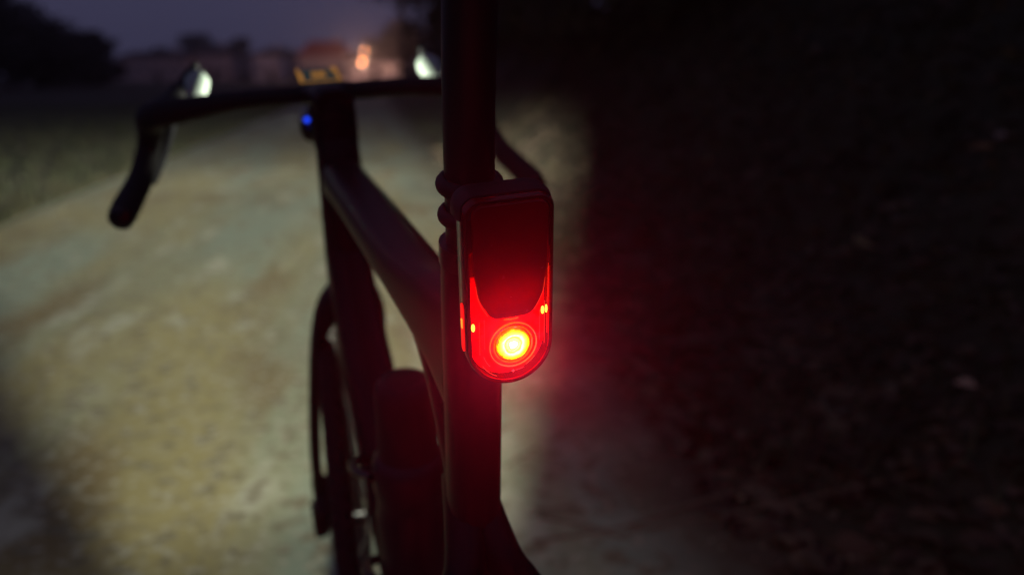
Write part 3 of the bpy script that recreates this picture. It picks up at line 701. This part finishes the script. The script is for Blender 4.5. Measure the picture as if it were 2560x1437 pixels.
# button plate: dark translucent red, U shaped lower edge
M['button'] = translucent('smoked_red_cover', (.9, .004, .004), .34)
half = [(0, .0175), (.0085, .0178), (.0125, .0205), (.0155, .0255), (.0178, .0310), (.0188, .0380), (.0200, .0460), (.0205, .0560), (.0205, TOP-.008)]
hs = crom(half, 3); out = [(x, y) for x, y in hs]
for k in range(9): a = k*math.pi/16; out.append((.0205-.006+.006*math.cos(a), TOP-.008+.0055*math.sin(a)))
outl = out + [(-x, y) for x, y in reversed(out) if x > 1e-6]
def shrink(o, d, cx=0, cy_=.05):
    r = []
    n = len(o)
    for i in range(n):
        a, b = Vector(o[i-1]), Vector(o[(i+1) % n]); t = (b-a); t = t.normalized() if t.length > 0 else Vector((1, 0)); nn = Vector((-t.y, t.x)); r.append((o[i][0]+nn.x*d, o[i][1]+nn.y*d))
    return r
bm = bmesh.new(); extr(bm, [(outl, -.0012), (outl, .0004), (shrink(outl, .0007), .0011)], True, True)
obj('button_plate', bm, M['button'], rl)
# smoked upper surround (between button and shell)
# clear red window covering the lower body
def window_mat(name, tint, gl):
    m = bpy.data.materials.new(name); m.use_nodes = True; t = m.node_tree; t.nodes.clear(); N = t.nodes.new
    o = N('ShaderNodeOutputMaterial'); tr = N('ShaderNodeBsdfTransparent'); tr.inputs[0].default_value = (*tint, 1)
    g = N('ShaderNodeBsdfGlossy'); g.inputs['Roughness'].default_value = gl
    fr = N('ShaderNodeFresnel'); fr.inputs[0].default_value = 1.49
    df = N('ShaderNodeBsdfTranslucent'); df.inputs[0].default_value = (1, .006, .002, 1)
    m1 = N('ShaderNodeMixShader'); m1.inputs[0].default_value = .16; t.links.new(tr.outputs[0], m1.inputs[1]); t.links.new(df.outputs[0], m1.inputs[2])
    m2 = N('ShaderNodeMixShader'); t.links.new(fr.outputs[0], m2.inputs[0]); t.links.new(m1.outputs[0], m2.inputs[1]); t.links.new(g.outputs[0], m2.inputs[2]); t.links.new(m2.outputs[0], o.inputs[0]); return m
M['window'] = window_mat('clear_red_window', (1, .035, .012), .06)
bm = bmesh.new(); extr(bm, [(stadium(HW-.0026, .058, rc=.003), -.0022), (stadium(HW-.0026, .058, rc=.003), -.0012)], False, True); obj('front_window', bm, M['window'], rl)
# main lamp: ring, dished lens with its LED image
lc = (.0012, .0002)
def disc_mat():
    m = bpy.data.materials.new('led_lens_glow'); m.use_nodes = True; t = m.node_tree; b = t.nodes['Principled BSDF']; N = t.nodes.new; K = t.links.new
    b.inputs['Base Color'].default_value = (.05, .01, .0, 1); b.inputs['Roughness'].default_value = .2
    tc = N('ShaderNodeTexCoord'); ln = N('ShaderNodeVectorMath'); ln.operation = 'LENGTH'; wn = N('ShaderNodeTexNoise'); wn.inputs['Scale'].default_value = 260; wn.inputs['Detail'].default_value = 3; K(tc.outputs['Object'], wn.inputs[0]); ws = N('ShaderNodeVectorMath'); ws.operation = 'MULTIPLY_ADD'; K(wn.outputs['Color'], ws.inputs[0]); ws.inputs[1].default_value = (.0024, .0024, 0); K(tc.outputs['Object'], ws.inputs[2]); wo = N('ShaderNodeVectorMath'); K(ws.outputs[0], wo.inputs[0]); wo.inputs[1].default_value = (-.0012, -.0012, 0); K(wo.outputs[0], ln.inputs[0])
    mr = N('ShaderNodeMapRange'); K(ln.outputs['Value'], mr.inputs[0]); mr.inputs[1].default_value = 0; mr.inputs[2].default_value = .0102
    cr_ = N('ShaderNodeValToRGB'); K(mr.outputs[0], cr_.inputs[0]); e = cr_.color_ramp.elements
    e[0].position = 0; e[0].color = (1, 1, .85, 1); e[1].position = 1; e[1].color = (1, .02, 0, 1)
    for p, c in ((.22, (1, 1, .75, 1)), (.27, (1, .74, .05, 1)), (.34, (1, 1, .30, 1)), (.47, (1, .82, .04, 1)), (.56, (1, 1, .55, 1)), (.68, (1, .95, .12, 1)), (.78, (1, .88, .02, 1)), (.86, (1, .42, 0, 1)), (.92, (1, .14, 0, 1))):
        q = e.new(p); q.color = c
    K(cr_.outputs[0], b.inputs['Emission Color']); b.inputs['Emission Strength'].default_value = 1.35
    nz2 = N('ShaderNodeTexNoise'); nz2.inputs['Scale'].default_value = 500; K(tc.outputs['Object'], nz2.inputs[0])
    st = N('ShaderNodeMapRange'); K(nz2.outputs[0], st.inputs[0]); st.inputs[1].default_value = .3; st.inputs[2].default_value = .7; st.inputs[3].default_value = 1.0; st.inputs[4].default_value = 1.7; K(st.outputs[0], b.inputs['Emission Strength']); st.inputs[3].default_value = 1.7; st.inputs[4].default_value = 2.6
    return m
bm = bmesh.new(); lathe(bm, Vector((0, 0, 0)), Vector((0, 0, 1)), [(.0102, -.0030), (.0100, -.0008), (.0092, .0006), (.0080, .0002), (.0066, .0008), (.0050, .0001), (.0034, .0006), (.0026, .0002), (.0016, .0010), (0, .0014)], 48)
o = obj('lamp_lens', bm, disc_mat(), rl); o.location = (lc[0], lc[1], -.0006)
M['ring'] = mat('clear_ring', (.9, .35, .12), .12, .3)
bm = bmesh.new(); ring_torus(bm, Vector((lc[0], lc[1], -.0006)), Vector((0, 0, 1)), .0134, .00022, .0006, 72, 8); obj('lens_ring', bm, emit('ring_edge_glow', (1, .20, .015), 1.1), rl)
bm = bmesh.new(); ring_torus(bm, Vector((lc[0], lc[1], -.0009)), Vector((0, 0, 1)), .0110, .0004, .0008, 72, 8); obj('inner_ring', bm, emit('inner_ring_glow', (1, .10, .0), 1.2), rl)
# small side leds, guide bars, side windows
yl = emit('small_led_glow', (1, .55, .05), 3.0)
for x, y, w_ in ((-.0212, .0142, .0009), (.0182, .0185, .0008), (.0203, .0190, .0006)):
    bm = bmesh.new(); bmesh.ops.create_uvsphere(bm, u_segments=12, v_segments=8, radius=1, matrix=Matrix.Translation((x, y, -.0010)) @ Matrix.Diagonal((w_*1.15, .0025, .0009, 1))); obj('side_led', bm, yl, rl)
gb = emit('light_guide_glow', (1, .045, .004), .75)
for x, y0, y1, r in ((-.0178, -.003, .017, .00016), (-.0150, .000, .018, .00012), (-.0225, .017, .043, .00018), (-.0172, .030, .0365, .0002), (.0165, .000, .019, .00014), (.0193, -.002, .024, .00020), (.0208, .004, .026, .00013), (.0212, .026, .046, .00015)):
    bm = bmesh.new(); cyl(bm, Vector((x, y0, -.0009)), Vector((x, y1, -.0009)), r, r, 8); obj('light_guide', bm, gb, rl)
# glowing bevel along the curved lower edge of the button plate
for s in (-1, 1):
    bm = bmesh.new(); q = crom([(s*.0192, .0385), (s*.0183, .0312), (s*.0160, .0252), (s*.0130, .0200)], 5)
    for a, b in zip(q, q[1:]): cyl(bm, Vector((a[0], a[1], -.0003)), Vector((b[0], b[1], -.0003)), .00018, .00018, 6)
    obj('plate_edge', bm, gb, rl)
bm = bmesh.new()
q = [(.0065*math.sin(t/10), .0172 - .0004*math.cos(t/10*1.5)) for t in range(-9, 10)]
for a, b in zip(q, q[1:]): cyl(bm, Vector((a[0]*.8, a[1]-.0006, -.0003)), Vector((b[0]*.8, b[1]-.0006, -.0003)), .00028, .00028, 6)
obj('plate_edge', bm, emit('edge_orange', (1, .12, .01), 1.4), rl)
for s, y0, y1, st in ((-1, -.003, .026, .9), (1, .008, .034, .7)):
    bm = bmesh.new(); ym = (y0+y1)/2; L_ = (y1-y0)/2; n = 24; vs = []
    pr = []
    for k in range(n): a = 2*math.pi*k/n; cz = .0028*math.cos(a); sy = math.sin(a); pr.append((cz, ym + math.copysign(L_-.0028, sy)*(1 if abs(sy) > 1e-6 else 0) + .0028*sy))
    A = [bm.verts.new((s*(HW-.0004), y, -.0085+z)) for z, y in pr]; B = [bm.verts.new((s*(HW+.0006), y, -.0085+z)) for z, y in pr]
    for k in range(n): bm.faces.new((A[k], A[(k+1) % n], B[(k+1) % n], B[k]))
    bm.faces.new(B); obj('side_window', bm, emit('side_window_glow', (1, .006, .004), st), rl)
bm = bmesh.new(); box(bm, (-HW-.0007, .0140, -.0085), (.0006, .0055, .0022), None, .0002); obj('side_led', bm, emit('side_led_glow', (1, .25, .02), 2.0), rl)
# moulded plus sign and arcs under the lamp
mk = emit('moulded_mark', (1, .10, .03), .9); mk = mat('moulded_mark', (1, .35, .2), .3)
bm = bmesh.new(); box(bm, (.0010, -.0162, -.0004), (.0018, .0003, .0004)); box(bm, (.0010, -.0162, -.00035), (.0003, .0018, .0004)); obj('plus_mark', bm, emit('plus_glow', (1, .14, .06), 1.0), rl, False)
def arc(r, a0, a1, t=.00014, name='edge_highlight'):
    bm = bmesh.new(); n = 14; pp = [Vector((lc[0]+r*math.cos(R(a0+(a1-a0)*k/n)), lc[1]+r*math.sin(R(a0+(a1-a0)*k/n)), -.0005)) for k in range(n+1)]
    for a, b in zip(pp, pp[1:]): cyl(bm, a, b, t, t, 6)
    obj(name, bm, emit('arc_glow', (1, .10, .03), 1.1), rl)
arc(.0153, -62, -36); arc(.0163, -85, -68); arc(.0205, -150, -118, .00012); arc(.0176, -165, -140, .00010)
# the LED's light: one source in the lamp chamber, one strip at each side window
L = bpy.data.lights.new('tail_led', 'POINT'); L.energy = .65; L.color = (1, .012, .006); L.shadow_soft_size = .0012
o = bpy.data.objects.new('tail_led', L); C.objects.link(o); o.parent = rl; o.location = (lc[0], lc[1]+.004, -.0050)
for s, e in ((-1, .3), (1, 1.6)):
    L = bpy.data.lights.new('side_led_beam', 'AREA'); L.shape = 'RECTANGLE'; L.size = .004; L.size_y = .022; L.energy = e; L.color = (1, .02, .03)
    o = bpy.data.objects.new('side_led_beam', L); C.objects.link(o); o.parent = rl; o.location = (s*(HW+.0030), .012, -.0085); o.rotation_euler = (0, R(-90)*s, 0)
L = bpy.data.lights.new('tail_beam', 'SPOT'); L.spot_size = R(165); L.spot_blend = .6; L.energy = 50; L.color = (1, .018, .06); L.shadow_soft_size = .007  # extra spot, lights the mist to imitate lens bloom round the lamp
o = bpy.data.objects.new('tail_beam', L); C.objects.link(o); o.parent = rl; o.location = (lc[0], lc[1], .0040); o.rotation_euler = (R(180), 0, 0)

# strap and bracket that hold the light on the post
def post_at(w_):                                              # centre line of the post
    return P(-.195 + (.99-w_)*.262, 0, w_)
bm = bmesh.new()
pa = (post_at(.99)-post_at(.93)).normalized()
c0 = post_at(.953)
for w_, rr, tt, tl in ((.947, .0150, .0042, .0050), (.929, .0152, .0034, .0045)):
    bs = bmesh.new(); ring_torus(bs, post_at(w_), pa, rr, tt, tl, 48, 12)
    for v in bs.verts: v.co = RL.inverted() @ BM @ v.co
    obj('strap', bs, M['rubber'], rl)
sweep(bm, [(-.178, .0, .936, .013, .010), (-.194, .003, .930, .015, .014), (-.206, .005, .925, .019, .018)], 20, 4, sq=3.5)
sweep(bm, [(-.190, .0, .905, .012, .016), (-.205, .005, .900, .015, .018)], 20, 4, sq=3.5)
inv = RL.inverted() @ BM
for v in bm.verts: v.co = inv @ v.co
obj('mount_bracket', bm, M['rubber'], rl)
bm = bmesh.new()
extr(bm, [(stadium(HW+.0010, TOP+.0015, rc=.010), -D-.004), (stadium(HW+.0018, TOP+.0025, rc=.010), -D), (stadium(HW+.0018, TOP+.0025, rc=.010), -D+.008), (stadium(HW+.0006, TOP+.001, rc=.009), -D+.013)])
bmesh.ops.bisect_plane(bm, geom=bm.verts[:]+bm.edges[:]+bm.faces[:], plane_co=(0, TOP-.012, 0), plane_no=(0, -1, 0), clear_outer=True)
bmesh.ops.holes_fill(bm, edges=[e for e in bm.edges if e.is_boundary])
obj('mount_cap', bm, M['rubber'], rl)
